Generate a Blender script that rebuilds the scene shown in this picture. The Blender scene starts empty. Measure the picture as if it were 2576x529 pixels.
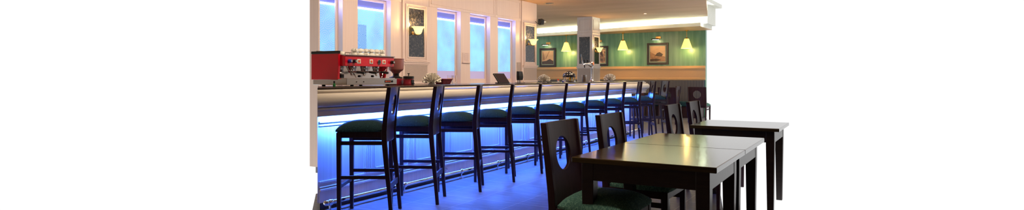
import bpy, bmesh, math, random
from mathutils import Vector, Matrix
random.seed(7)
PI = math.pi
SC = bpy.context.scene
COL = SC.collection

# ------------------------------------------------------------------ camera, world, exposure, large lights
# World axes: x runs from the bar wall (x = -6.2) into the room, y runs along the bar, z up. Camera above the origin.
cam_d = bpy.data.cameras.new('camera')
cam_d.sensor_fit = 'HORIZONTAL'
cam_d.sensor_width = 36.0
cam_d.lens = 1500.0 / 2576.0 * 36.0
cam_d.shift_y = -71.5 / 2576.0
cam_d.clip_start = 0.05
cam = bpy.data.objects.new('camera', cam_d)
COL.objects.link(cam)
cam.location = (0, 0, 1.2)
cam.rotation_euler = (math.radians(90), 0, math.radians(30.4555))
SC.camera = cam

W = bpy.data.worlds.new('white_surround')  # plain white backdrop added beyond the built room, also gives even fill
SC.world = W
W.use_nodes = True
W.node_tree.nodes['Background'].inputs['Color'].default_value = (1, 1, 1, 1)
W.node_tree.nodes['Background'].inputs['Strength'].default_value = 1.02

vs = SC.view_settings
vs.view_transform = 'Standard'
vs.look = 'None'
vs.exposure = 0.0
vs.gamma = 1.0
vs.use_curve_mapping = False


def area_light(name, loc, target, sx, sy, power, color, spread=180):
    d = bpy.data.lights.new(name, 'AREA')
    d.shape = 'RECTANGLE'
    d.size, d.size_y = sy, sx      # sy runs along the bar
    d.energy = power
    d.color = color
    d.spread = math.radians(spread)
    o = bpy.data.objects.new(name, d)
    COL.objects.link(o)
    o.location = loc
    o.rotation_euler = (Vector(target) - Vector(loc)).to_track_quat('-Z', 'Y').to_euler()
    return o


def point_light(name, loc, power, color, r=0.04):
    d = bpy.data.lights.new(name, 'POINT')
    d.energy = power
    d.color = color
    d.shadow_soft_size = r
    o = bpy.data.objects.new(name, d)
    COL.objects.link(o)
    o.location = loc
    return o


def spot_light(name, loc, target, power, color, angle=90, blend=0.6, r=0.04):
    d = bpy.data.lights.new(name, 'SPOT')
    d.energy = power
    d.color = color
    d.spot_size = math.radians(angle)
    d.spot_blend = blend
    d.shadow_soft_size = r
    o = bpy.data.objects.new(name, d)
    COL.objects.link(o)
    o.location = loc
    o.rotation_euler = (Vector(target) - Vector(loc)).to_track_quat('-Z', 'Y').to_euler()
    return o


WARM = (1.0, 0.66, 0.36)
SOFT = (1.0, 0.80, 0.66)
CREAMY = (1.0, 0.80, 0.54)
WASH = (1.0, 0.78, 0.60)
# added fill lights without fixtures: bar wall, bar front, dining tables, end wall
area_light('added_wall_fill', (-3.9, 6.2, 2.74), (-6.2, 6.6, 1.6), 0.3, 3.0, 34, WASH, 110)
area_light('added_wall_fill', (-3.9, 9.8, 2.74), (-6.2, 9.9, 1.6), 0.3, 3.0, 30, WASH, 110)
area_light('added_top_fill', (-0.9, 3.6, 2.74), (-1.3, 3.6, 0), 1.0, 1.6, 12, SOFT, 150)
area_light('added_top_fill', (-3.35, 5.6, 2.74), (-4.1, 5.6, 1.1), 0.3, 4.0, 23, CREAMY, 80)
area_light('added_top_fill', (-3.35, 10.2, 2.74), (-4.1, 10.2, 1.1), 0.3, 4.0, 20, CREAMY, 80)
spot_light('added_seat_spot', (-1.8, 2.7, 2.74), (-1.45, 3.25, 0.5), 80, WASH, 36, 0.8, 0.05)  # added spot without a fixture, brightens the nearest chair seat
area_light('added_top_fill', (-3.2, 14.2, 2.74), (-3.4, 14.6, 0), 1.0, 1.6, 14, WARM, 120)
area_light('added_top_fill', (-5.6, 15.9, 2.74), (-5.9, 18.0, 1.2), 4.0, 0.4, 36, WARM, 120)


# ------------------------------------------------------------------ materials
def new_mat(name):
    m = bpy.data.materials.new(name)
    m.use_nodes = True
    return m, m.node_tree.nodes, m.node_tree.links, m.node_tree.nodes['Principled BSDF']


def ramp(N, stops):
    r = N.new('ShaderNodeValToRGB')
    e = r.color_ramp.elements
    e[0].position, e[0].color = stops[0][0], (*stops[0][1], 1)
    e[1].position, e[1].color = stops[-1][0], (*stops[-1][1], 1)
    for p, c in stops[1:-1]:
        k = e.new(p)
        k.color = (*c, 1)
    return r


def coords(N, L, scale=(1, 1, 1), out='Object'):
    t = N.new('ShaderNodeTexCoord')
    mp = N.new('ShaderNodeMapping')
    mp.inputs['Scale'].default_value = scale
    L.new(t.outputs[out], mp.inputs['Vector'])
    return mp


def plain(name, col, rough=0.5, metal=0.0, coat=0.0, var=0.12, scale=(6, 6, 6), bump=0.0, spec=0.5):
    m, N, L, B = new_mat(name)
    B.inputs['Roughness'].default_value = rough
    B.inputs['Metallic'].default_value = metal
    B.inputs['Specular IOR Level'].default_value = spec
    if coat:
        B.inputs['Coat Weight'].default_value = coat
        B.inputs['Coat Roughness'].default_value = 0.12
    mp = coords(N, L, scale)
    n = N.new('ShaderNodeTexNoise')
    n.inputs['Scale'].default_value = 1.0
    n.inputs['Detail'].default_value = 5
    L.new(mp.outputs['Vector'], n.inputs['Vector'])
    a = tuple(max(0, c * (1 - var)) for c in col)
    b = tuple(min(1, c * (1 + var)) for c in col)
    r = ramp(N, [(0.3, a), (0.7, b)])
    L.new(n.outputs['Fac'], r.inputs['Fac'])
    L.new(r.outputs['Color'], B.inputs['Base Color'])
    if bump:
        bp = N.new('ShaderNodeBump')
        bp.inputs['Strength'].default_value = bump
        bp.inputs['Distance'].default_value = 0.01
        L.new(n.outputs['Fac'], bp.inputs['Height'])
        L.new(bp.outputs['Normal'], B.inputs['Normal'])
    return m


def swirl_value(N, L, scale, freq, plane='yz'):
    """Ring pattern around scattered centres, like the etched and embossed swirls of the bar."""
    t = N.new('ShaderNodeTexCoord')
    sp = N.new('ShaderNodeSeparateXYZ')
    L.new(t.outputs['Object'], sp.inputs[0])
    cb = N.new('ShaderNodeCombineXYZ')
    L.new(sp.outputs['Y' if plane == 'yz' else 'X'], cb.inputs[0])
    L.new(sp.outputs['Z'], cb.inputs[1])
    v = N.new('ShaderNodeTexVoronoi')
    v.voronoi_dimensions = '2D'
    v.inputs['Scale'].default_value = scale
    L.new(cb.outputs[0], v.inputs['Vector'])
    mu = N.new('ShaderNodeMath'); mu.operation = 'MULTIPLY'
    mu.inputs[1].default_value = freq
    L.new(v.outputs['Distance'], mu.inputs[0])
    sn = N.new('ShaderNodeMath'); sn.operation = 'SINE'
    L.new(mu.outputs[0], sn.inputs[0])
    return sn, v, cb


def relief(name, col, scale=9, freq=38, plane='yz', depth=0.004, dark=0.6):
    m, N, L, B = new_mat(name)
    B.inputs['Roughness'].default_value = 0.55
    sn, v, _ = swirl_value(N, L, scale, freq, plane)
    r = ramp(N, [(0.25, tuple(c * dark for c in col)), (0.6, col)])
    mr = N.new('ShaderNodeMapRange')
    mr.inputs['From Min'].default_value = -1
    L.new(sn.outputs[0], mr.inputs['Value'])
    L.new(mr.outputs[0], r.inputs['Fac'])
    L.new(r.outputs['Color'], B.inputs['Base Color'])
    bp = N.new('ShaderNodeBump')
    bp.inputs['Strength'].default_value = 1.0
    bp.inputs['Distance'].default_value = depth
    L.new(mr.outputs[0], bp.inputs['Height'])
    L.new(bp.outputs['Normal'], B.inputs['Normal'])
    return m


def glow(name, col, strength, base=None, rough=0.3):
    m, N, L, B = new_mat(name)
    B.inputs['Base Color'].default_value = (*(base or col), 1)
    B.inputs['Roughness'].default_value = rough
    B.inputs['Emission Color'].default_value = (*col, 1)
    B.inputs['Emission Strength'].default_value = strength
    return m


def fabric(name, col, col2, scale, rough=0.9):
    m, N, L, B = new_mat(name)
    B.inputs['Roughness'].default_value = rough
    B.inputs['Specular IOR Level'].default_value = 0.25
    mp = coords(N, L, (1, 1, 0.4))
    n = N.new('ShaderNodeTexNoise')
    n.inputs['Scale'].default_value = 9
    L.new(mp.outputs['Vector'], n.inputs['Vector'])
    mx = N.new('ShaderNodeMix'); mx.data_type = 'VECTOR'
    mx.inputs['Factor'].default_value = 0.06
    L.new(mp.outputs['Vector'], mx.inputs['A'])
    L.new(n.outputs['Color'], mx.inputs['B'])
    v = N.new('ShaderNodeTexVoronoi')
    v.inputs['Scale'].default_value = scale
    L.new(mx.outputs['Result'], v.inputs['Vector'])
    mu = N.new('ShaderNodeMath'); mu.operation = 'MULTIPLY'
    mu.inputs[1].default_value = 17
    L.new(v.outputs['Distance'], mu.inputs[0])
    sn = N.new('ShaderNodeMath'); sn.operation = 'SINE'
    L.new(mu.outputs[0], sn.inputs[0])
    r = ramp(N, [(0.35, col), (0.75, col2)])
    L.new(sn.outputs[0], r.inputs['Fac'])
    L.new(r.outputs['Color'], B.inputs['Base Color'])
    bp = N.new('ShaderNodeBump')
    bp.inputs['Strength'].default_value = 0.25
    bp.inputs['Distance'].default_value = 0.002
    L.new(sn.outputs[0], bp.inputs['Height'])
    L.new(bp.outputs['Normal'], B.inputs['Normal'])
    return m


def wood(name, col, col2, rough, scale=(3, 40, 40), coat=0.0, bump=0.05, spec=0.5):
    m, N, L, B = new_mat(name)
    B.inputs['Roughness'].default_value = rough
    B.inputs['Specular IOR Level'].default_value = spec
    if coat:
        B.inputs['Coat Weight'].default_value = coat
        B.inputs['Coat Roughness'].default_value = 0.16
    mp = coords(N, L, scale)
    n = N.new('ShaderNodeTexNoise')
    n.inputs['Scale'].default_value = 1
    n.inputs['Detail'].default_value = 6
    n.inputs['Distortion'].default_value = 0.6
    L.new(mp.outputs['Vector'], n.inputs['Vector'])
    r = ramp(N, [(0.3, col), (0.72, col2)])
    L.new(n.outputs['Fac'], r.inputs['Fac'])
    L.new(r.outputs['Color'], B.inputs['Base Color'])
    bp = N.new('ShaderNodeBump')
    bp.inputs['Strength'].default_value = bump
    bp.inputs['Distance'].default_value = 0.01
    L.new(n.outputs['Fac'], bp.inputs['Height'])
    L.new(bp.outputs['Normal'], B.inputs['Normal'])
    return m


M = {}
M['cream'] = wood('limed_cream_paint', (0.74, 0.60, 0.52), (0.80, 0.67, 0.59), 0.5, (60, 60, 1.2), bump=0.03)
M['cream_bar'] = wood('limed_bar_paint', (0.66, 0.60, 0.53), (0.76, 0.69, 0.62), 0.55, (1.2, 1.2, 45), bump=0.03)
M['cream_panel'] = wood('limed_panel_paint', (0.66, 0.60, 0.58), (0.76, 0.70, 0.67), 0.42, (40, 40, 1.0), bump=0.03)
M['relief'] = relief('embossed_swirl_plaster', (0.66, 0.55, 0.47), 13, 46, dark=0.74)
M['relief_x'] = relief('embossed_swirl_plaster_end', (0.60, 0.52, 0.48), 13, 46, 'xz', dark=0.74)
M['darkwood'] = wood('wenge_stain', (0.016, 0.006, 0.011), (0.030, 0.012, 0.020), 0.36, (30, 30, 3), coat=0.05, spec=0.35)
M['chairwood'] = wood('dark_walnut_stain', (0.026, 0.010, 0.014), (0.044, 0.018, 0.024), 0.45, (30, 30, 3), coat=0.03, spec=0.22)
M['tablewood'] = wood('table_walnut_varnish', (0.034, 0.022, 0.008), (0.070, 0.046, 0.016), 0.15, (3, 46, 46), coat=0.18, bump=0.012)
M['tableleg'] = wood('table_frame_stain', (0.016, 0.008, 0.006), (0.030, 0.016, 0.012), 0.4, (3, 40, 40), coat=0.2)
M['teal'] = fabric('teal_swirl_fabric', (0.008, 0.036, 0.054), (0.013, 0.054, 0.074), 42)
M['seatgreen'] = fabric('green_swirl_fabric', (0.06, 0.16, 0.13), (0.12, 0.26, 0.20), 42)
M['granite'] = plain('dark_counter_stone', (0.050, 0.034, 0.030), 0.16, var=0.35, scale=(60, 60, 60))
M['chrome'] = plain('polished_steel', (0.72, 0.72, 0.74), 0.14, 1.0, var=0.04)
M['steel'] = plain('brushed_steel', (0.56, 0.53, 0.50), 0.30, 1.0, var=0.06, scale=(2, 2, 90))
M['red'] = plain('red_enamel', (0.64, 0.004, 0.022), 0.25, coat=0.7, var=0.04)
M['darkred'] = plain('dark_red_lacquer', (0.22, 0.012, 0.025), 0.3, coat=0.4, var=0.1)
M['black'] = plain('black_plastic', (0.012, 0.012, 0.014), 0.35, var=0.2)
M['screen'] = plain('screen_glass', (0.020, 0.012, 0.018), 0.25, var=0.1)
M['white'] = plain('white_porcelain', (0.82, 0.80, 0.78), 0.25, var=0.03)
M['notice'] = plain('faded_notice_paper', (0.70, 0.57, 0.51), 0.5, var=0.04)
M['paper'] = plain('white_paper', (0.80, 0.76, 0.70), 0.85, var=0.04)
M['hopper'] = plain('smoked_red_plastic', (0.33, 0.13, 0.13), 0.25, var=0.12)
M['bluecap'] = plain('blue_plastic', (0.02, 0.05, 0.45), 0.35, var=0.1)
M['orange'] = plain('orange_red_plastic', (0.85, 0.10, 0.02), 0.4, var=0.08)
M['green_glass'] = plain('green_bottle_glass', (0.02, 0.16, 0.05), 0.12, var=0.1)
M['brass'] = plain('aged_brass', (0.62, 0.36, 0.12), 0.3, 1.0, var=0.08)
M['darkmetal'] = plain('dark_metal', (0.03, 0.026, 0.024), 0.4, 0.6, var=0.1)
M['frame'] = wood('black_picture_frame', (0.012, 0.006, 0.006), (0.024, 0.012, 0.010), 0.35, (20, 20, 20))
M['mat'] = plain('picture_mount_board', (0.30, 0.36, 0.28), 0.8, var=0.05)
M['yellow'] = plain('yellow_paper', (0.80, 0.55, 0.05), 0.7, var=0.05)
M['trimwood'] = wood('oak_rail', (0.52, 0.33, 0.16), (0.64, 0.42, 0.22), 0.45, (2, 30, 30))
M['beige'] = plain('beige_plaster', (0.42, 0.31, 0.22), 0.9, var=0.06, scale=(2, 2, 2))
m, N, L, B = new_mat('white_spotted_black')
mp = coords(N, L, (1, 1, 1))
v = N.new('ShaderNodeTexVoronoi'); v.inputs['Scale'].default_value = 27; v.inputs['Randomness'].default_value = 0.5
L.new(mp.outputs['Vector'], v.inputs['Vector'])
r = ramp(N, [(0.26, (0.85, 0.78, 0.66)), (0.30, (0.012, 0.012, 0.02))])
L.new(v.outputs['Distance'], r.inputs['Fac']); L.new(r.outputs['Color'], B.inputs['Base Color'])
B.inputs['Roughness'].default_value = 0.25
M['dots'] = m
M['toe_kick'] = plain('dark_plinth', (0.03, 0.03, 0.04), 0.6, var=0.1)  # even dark colour of the recessed bar base
M['wandsteel'] = M['chrome']
M['medallion'] = plain('orange_medallion', (0.75, 0.22, 0.05), 0.3, var=0.15)

# mirror with tarnished mottling
m, N, L, B = new_mat('antique_mirror')
mp = coords(N, L, (1, 1, 1))
n = N.new('ShaderNodeTexNoise'); n.inputs['Scale'].default_value = 26; n.inputs['Detail'].default_value = 8; n.inputs['Roughness'].default_value = 0.7
L.new(mp.outputs['Vector'], n.inputs['Vector'])
r = ramp(N, [(0.42, (0.012, 0.012, 0.015)), (0.54, (0.035, 0.035, 0.042)), (0.70, (0.20, 0.17, 0.13))])
L.new(n.outputs['Fac'], r.inputs['Fac'])
L.new(r.outputs['Color'], B.inputs['Base Color'])
r2 = ramp(N, [(0.46, (0.05,) * 3), (0.72, (0.4,) * 3)])
L.new(n.outputs['Fac'], r2.inputs['Fac'])
L.new(r2.outputs['Color'], B.inputs['Metallic'])
B.inputs['Roughness'].default_value = 0.10
M['mirror'] = m

# back-lit etched window glass
m, N, L, B = new_mat('backlit_etched_glass')
sn, v, cb = swirl_value(N, L, 5.0, 46)
mr = N.new('ShaderNodeMapRange'); mr.inputs['From Min'].default_value = -1
L.new(sn.outputs[0], mr.inputs['Value'])
nz = N.new('ShaderNodeTexNoise'); nz.inputs['Scale'].default_value = 2.2
L.new(cb.outputs[0], nz.inputs['Vector'])
ra = ramp(N, [(0.38, (0.24, 0.58, 1.0)), (0.62, (0.30, 0.88, 1.0))])
L.new(nz.outputs['Fac'], ra.inputs['Fac'])
rb = ramp(N, [(0.15, (0.45,) * 3), (0.55, (0.0,) * 3)])
L.new(mr.outputs[0], rb.inputs['Fac'])
mx = N.new('ShaderNodeMix'); mx.data_type = 'RGBA'
L.new(rb.outputs['Color'], mx.inputs['Factor'])
L.new(ra.outputs['Color'], mx.inputs['A'])
mx.inputs['B'].default_value = (0.55, 0.70, 1.0, 1)
L.new(mx.outputs['Result'], B.inputs['Emission Color'])
B.inputs['Emission Strength'].default_value = 0.95
B.inputs['Base Color'].default_value = (0.04, 0.06, 0.09, 1)
B.inputs['Roughness'].default_value = 0.35
M['pane'] = m
m, N, L, B = new_mat('dim_etched_glass')  # darker glow painted in for etched glass without backlight
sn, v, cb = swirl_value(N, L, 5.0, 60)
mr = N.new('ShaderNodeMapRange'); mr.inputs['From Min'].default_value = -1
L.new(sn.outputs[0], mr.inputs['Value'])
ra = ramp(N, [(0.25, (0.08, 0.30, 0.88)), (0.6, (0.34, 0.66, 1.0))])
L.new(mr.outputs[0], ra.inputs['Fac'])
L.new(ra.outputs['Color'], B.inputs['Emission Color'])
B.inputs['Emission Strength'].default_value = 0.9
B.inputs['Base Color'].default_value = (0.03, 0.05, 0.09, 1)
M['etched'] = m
M['paneband'] = glow('dim_glow_frosted_glass', (0.15, 0.22, 1.0), 0.28, (0.12, 0.14, 0.30), 0.35)  # faint blue emission put in, the backlight does not cover this band
M['lowerband'] = glow('glow_frosted_glass', (0.35, 0.36, 1.0), 0.30, (0.50, 0.46, 0.55), 0.4)  # emission stands in for room light falling on the frosted glass
M['winled'] = glow('window_led', (0.30, 0.34, 1.0), 80.0)
M['barled'] = glow('bar_led', (0.042, 0.165, 1.0), 520.0)
M['coveled'] = glow('cove_led', (0.86, 1.0, 0.72), 190.0)
M['sconceglass'] = glow('amber_sconce_glass', (1.0, 0.68, 0.20), 1.7, (0.8, 0.7, 0.5))
M['pendantglass'] = glow('yellow_pendant_glass', (1.0, 0.62, 0.12), 2.0, (0.8, 0.6, 0.25))
M['bulb'] = glow('lamp_bulb', (1.0, 0.80, 0.45), 14.0)
M['downlamp'] = glow('downlight_lamp', (1.0, 0.82, 0.55), 12.0)

# slate-coloured floor tiles
m, N, L, B = new_mat('slate_floor_tiles')
mp = coords(N, L, (1, 1, 1))
mp.inputs['Location'].default_value = (0.11, 0.07, 0)
br = N.new('ShaderNodeTexBrick')
br.offset = 0.0
br.inputs['Scale'].default_value = 1
br.inputs['Brick Width'].default_value = 0.45
br.inputs['Row Height'].default_value = 0.45
br.inputs['Mortar Size'].default_value = 0.0035
br.inputs['Color1'].default_value = (0.125, 0.120, 0.135, 1)
br.inputs['Color2'].default_value = (0.16, 0.153, 0.17, 1)
br.inputs['Mortar'].default_value = (0.36, 0.31, 0.28, 1)
L.new(mp.outputs['Vector'], br.inputs['Vector'])
n = N.new('ShaderNodeTexNoise'); n.inputs['Scale'].default_value = 7; n.inputs['Detail'].default_value = 9
mp2 = coords(N, L, (1, 3, 1))
L.new(mp2.outputs['Vector'], n.inputs['Vector'])
r = ramp(N, [(0.3, (0.72,) * 3), (0.7, (1.15,) * 3)])
L.new(n.outputs['Fac'], r.inputs['Fac'])
mx = N.new('ShaderNodeMix'); mx.data_type = 'RGBA'; mx.blend_type = 'MULTIPLY'
mx.inputs['Factor'].default_value = 1
L.new(br.outputs['Color'], mx.inputs['A']); L.new(r.outputs['Color'], mx.inputs['B'])
L.new(mx.outputs['Result'], B.inputs['Base Color'])
B.inputs['Roughness'].default_value = 0.42
bp = N.new('ShaderNodeBump'); bp.inputs['Strength'].default_value = 0.25; bp.inputs['Distance'].default_value = 0.01
L.new(n.outputs['Fac'], bp.inputs['Height']); L.new(bp.outputs['Normal'], B.inputs['Normal'])
M['floor'] = m

# green colour-washed plaster
m, N, L, B = new_mat('green_colourwash')
mp = coords(N, L, (9, 9, 0.8))
n = N.new('ShaderNodeTexNoise'); n.inputs['Scale'].default_value = 1; n.inputs['Detail'].default_value = 6
L.new(mp.outputs['Vector'], n.inputs['Vector'])
r = ramp(N, [(0.28, (0.070, 0.20, 0.135)), (0.5, (0.11, 0.27, 0.18)), (0.75, (0.21, 0.38, 0.25))])
L.new(n.outputs['Fac'], r.inputs['Fac']); L.new(r.outputs['Color'], B.inputs['Base Color'])
B.inputs['Roughness'].default_value = 0.32
M['green'] = m

# floral wainscot tiles
m, N, L, B = new_mat('floral_relief_tiles')
sn, v, cb = swirl_value(N, L, 6, 46, 'xz')
mr = N.new('ShaderNodeMapRange'); mr.inputs['From Min'].default_value = -1
L.new(sn.outputs[0], mr.inputs['Value'])
r = ramp(N, [(0.1, (0.40, 0.255, 0.145)), (0.5, (0.47, 0.31, 0.18))])
L.new(mr.outputs[0], r.inputs['Fac']); L.new(r.outputs['Color'], B.inputs['Base Color'])
B.inputs['Roughness'].default_value = 0.6
M['floral'] = m

# striped banquette cloth
m, N, L, B = new_mat('striped_banquette_cloth')
t = N.new('ShaderNodeTexCoord')
wv = N.new('ShaderNodeTexWave'); wv.wave_type = 'BANDS'; wv.bands_direction = 'X'
wv.inputs['Scale'].default_value = 7.0
L.new(t.outputs['Object'], wv.inputs['Vector'])
r = ramp(N, [(0.25, (0.035, 0.042, 0.065)), (0.55, (0.065, 0.070, 0.090)), (0.9, (0.14, 0.125, 0.13))])
L.new(wv.outputs['Fac'], r.inputs['Fac']); L.new(r.outputs['Color'], B.inputs['Base Color'])
B.inputs['Roughness'].default_value = 0.9
M['stripe'] = m

# ceiling plaster
m, N, L, B = new_mat('ceiling_plaster')
mp = coords(N, L, (0.5, 1.4, 1))
n = N.new('ShaderNodeTexNoise'); n.inputs['Scale'].default_value = 1.4; n.inputs['Detail'].default_value = 4
L.new(mp.outputs['Vector'], n.inputs['Vector'])
r = ramp(N, [(0.3, (0.54, 0.34, 0.20)), (0.7, (0.64, 0.42, 0.26))])
L.new(n.outputs['Fac'], r.inputs['Fac']); L.new(r.outputs['Color'], B.inputs['Base Color'])
B.inputs['Roughness'].default_value = 0.8
M['ceiling'] = m
M['cove'] = plain('cove_plaster', (0.74, 0.74, 0.66), 0.8, var=0.03)


# sepia prints
def sepia(name, seed, sc):
    m, N, L, B = new_mat(name)
    mp = coords(N, L, (1, 1, 1.6))
    mp.inputs['Location'].default_value = (seed, seed * 2, seed)
    n = N.new('ShaderNodeTexNoise'); n.inputs['Scale'].default_value = sc; n.inputs['Detail'].default_value = 6
    n.inputs['Distortion'].default_value = 0.8
    L.new(mp.outputs['Vector'], n.inputs['Vector'])
    r = ramp(N, [(0.36, (0.05, 0.025, 0.012)), (0.5, (0.30, 0.16, 0.07)), (0.62, (0.66, 0.42, 0.22))])
    L.new(n.outputs['Fac'], r.inputs['Fac']); L.new(r.outputs['Color'], B.inputs['Base Color'])
    B.inputs['Roughness'].default_value = 0.15
    return m


M['sepia_light'] = plain('sepia_sky_tone', (0.62, 0.38, 0.20), 0.2, var=0.2, scale=(3, 3, 5))
M['sepia_dark'] = plain('sepia_dark_tone', (0.06, 0.03, 0.016), 0.25, var=0.3, scale=(14, 14, 20))
M['sepia_mid'] = plain('sepia_mid_tone', (0.33, 0.17, 0.08), 0.25, var=0.3, scale=(14, 14, 20))
M['sepia_a'] = sepia('sepia_print_tone', 3.1, 6)


# ------------------------------------------------------------------ mesh building
class MB:
    def __init__(s):
        s.bm = bmesh.new()

    def box(s, x0, x1, y0, y1, z0, z1):
        v = [s.bm.verts.new(p) for p in ((x0, y0, z0), (x1, y0, z0), (x1, y1, z0), (x0, y1, z0), (x0, y0, z1), (x1, y0, z1), (x1, y1, z1), (x0, y1, z1))]
        for f in ((3, 2, 1, 0), (4, 5, 6, 7), (0, 1, 5, 4), (1, 2, 6, 5), (2, 3, 7, 6), (3, 0, 4, 7)):
            s.bm.faces.new([v[i] for i in f])
        return s

    def prism(s, pts, z0, z1):
        """Polygon in x, y (counter-clockwise) extruded from z0 to z1."""
        a = [s.bm.verts.new((x, y, z0)) for x, y in pts]
        b = [s.bm.verts.new((x, y, z1)) for x, y in pts]
        n = len(pts)
        s.bm.faces.new(a[::-1]); s.bm.faces.new(b)
        for i in range(n):
            j = (i + 1) % n
            s.bm.faces.new((a[i], a[j], b[j], b[i]))
        return s

    def extrude_xz(s, pts, y0, y1):
        a = [s.bm.verts.new((x, y0, z)) for x, z in pts]
        b = [s.bm.verts.new((x, y1, z)) for x, z in pts]
        n = len(pts)
        s.bm.faces.new(a); s.bm.faces.new(b[::-1])
        for i in range(n):
            j = (i + 1) % n
            s.bm.faces.new((a[j], a[i], b[i], b[j]))
        return s

    def loft(s, rings, caps=True, closed=True):
        R = [[s.bm.verts.new(p) for p in ring] for ring in rings]
        n = len(R[0])
        for k in range(len(R) - 1):
            for i in range(n if closed else n - 1):
                j = (i + 1) % n
                s.bm.faces.new((R[k][i], R[k][j], R[k + 1][j], R[k + 1][i]))
        if caps:
            s.bm.faces.new(R[0][::-1]); s.bm.faces.new(R[-1])
        return s

    def lathe(s, prof, c=(0, 0, 0), n=24, caps=True, axis='z'):
        rings = []
        for r, h in prof:
            ring = []
            for i in range(n):
                a = 2 * PI * i / n
                u, v = r * math.cos(a), r * math.sin(a)
                if axis == 'z':
                    ring.append((c[0] + u, c[1] + v, c[2] + h))
                elif axis == 'x':
                    ring.append((c[0] + h, c[1] + u, c[2] + v))
                else:
                    ring.append((c[0] + v, c[1] + h, c[2] + u))
            rings.append(ring)
        return s.loft(rings, caps)

    def tube(s, path, r, n=12):
        P = [Vector(p) for p in path]
        rr = r if isinstance(r, (list, tuple)) else [r] * len(P)
        up = Vector((0, 0, 1))
        rings = []
        for i, p in enumerate(P):
            t = (P[min(i + 1, len(P) - 1)] - P[max(i - 1, 0)]).normalized()
            u = t.cross(up)
            if u.length < 1e-3:
                u = t.cross(Vector((1, 0, 0)))
            u.normalize()
            w = u.cross(t).normalized()
            rings.append([tuple(p + rr[i] * (math.cos(2 * PI * k / n) * u + math.sin(2 * PI * k / n) * w)) for k in range(n)])
        return s.loft(rings)

    def bar(s, prof, y, wy, wx):
        """A rectangular post following (x, z) points: wx thick in x, wy wide in y, each may vary along it."""
        rings = []
        for i, (x, z) in enumerate(prof):
            a = (wx[i] if isinstance(wx, (list, tuple)) else wx) / 2
            b = (wy[i] if isinstance(wy, (list, tuple)) else wy) / 2
            rings.append([(x - a, y - b, z), (x + a, y - b, z), (x + a, y + b, z), (x - a, y + b, z)])
        return s.loft(rings)

    def ball(s, c, r, n=16, sx=1, sy=1, sz=1):
        rings = []
        k = n // 2
        for i in range(1, k):
            t = PI * i / k
            rings.append([(c[0] + sx * r * math.sin(t) * math.cos(2 * PI * j / n), c[1] + sy * r * math.sin(t) * math.sin(2 * PI * j / n), c[2] - sz * r * math.cos(t)) for j in range(n)])
        return s.loft(rings)

    def build(s, name, mat, parent=None, bevel=0.0, smooth=False, kind=None, segs=2):
        bmesh.ops.recalc_face_normals(s.bm, faces=s.bm.faces)
        me = bpy.data.meshes.new(name)
        s.bm.to_mesh(me)
        s.bm.free()
        me.materials.append(mat)
        if smooth:
            for p in me.polygons:
                p.use_smooth = True
            me.set_sharp_from_angle(angle=math.radians(40))
        o = bpy.data.objects.new(name, me)
        COL.objects.link(o)
        if parent is not None:
            o.parent = parent
        if bevel:
            b = o.modifiers.new('bevel', 'BEVEL')
            b.width = bevel
            b.segments = segs
            b.limit_method = 'ANGLE'
            b.angle_limit = math.radians(35)
        if kind:
            o['kind'] = kind
        return o


def tag(o, label, cat, group=None):
    o['label'] = label
    o['category'] = cat
    if group:
        o['group'] = group
    return o


def thing(name, label, cat, loc=(0, 0, 0), rotz=0.0, group=None):
    o = bpy.data.objects.new(name, None)
    o.empty_display_size = 0.1
    COL.objects.link(o)
    o.location = loc
    o.rotation_euler = (0, 0, rotz)
    return tag(o, label, cat, group)


def struct(name, label=None, cat=None):
    o = bpy.data.objects.new(name, None)
    COL.objects.link(o)
    o['kind'] = 'structure'
    return o


def dup(root, loc, rotz=0.0, label=None):
    def cp(o, parent):
        c = o.copy()
        COL.objects.link(c)
        if parent is not None:
            c.parent = parent
        for ch in list(o.children):
            cp(ch, c)
        return c
    r = cp(root, None)
    r.location = loc
    r.rotation_euler = (0, 0, rotz)
    if label:
        r['label'] = label
    return r


def S(o, kind='structure'):
    o['kind'] = kind
    return o


# ------------------------------------------------------------------ room shell
CEIL = 2.80
XW = -6.2            # face of the bar wall
YG = 18.0            # green end wall
floor_poly = [(-6, -4), (6, -4), (6, 9.0), (-1.05, 5.45), (-2.7, 12.65), (-4.0, 18.2), (-11, 18.2), (-11, 11.75), (-6.37, 11.75), (-6.37, 5.6), (-4.82, 5.6), (-4.82, 4.24), (-3.99, 3.45), (-6, 1.0)]
S(MB().prism(floor_poly, -0.1, 0.0).build('floor', M['floor']))
ceil_poly = [(-10, -4), (6, -4), (6, 16.2), (-2.75, 12.45), (-3.55, 16.28), (-6.48, 16.96), (-9.37, 17.5), (-11, 17.75), (-11, 11.75), (-6.55, 11.75), (-6.55, 7.0), (-10, 7.0)]
S(MB().prism(ceil_poly, CEIL, CEIL + 0.12).build('ceiling', M['ceiling']))
S(MB().box(-10.15, -10, -4, 3, 0, CEIL).build('wall_left_blocker', M['beige']))  # unseen wall added to block white background light from the left
S(MB().box(-10, 6, -4.15, -4, 0, CEIL).build('wall_back_blocker', M['beige']))  # unseen, added behind the camera to keep background light out
S(MB().box(6, 6.15, -4, 16.2, 0, CEIL).build('wall_right_blocker', M['beige']))  # unseen, added to shut out background light on the right

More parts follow.
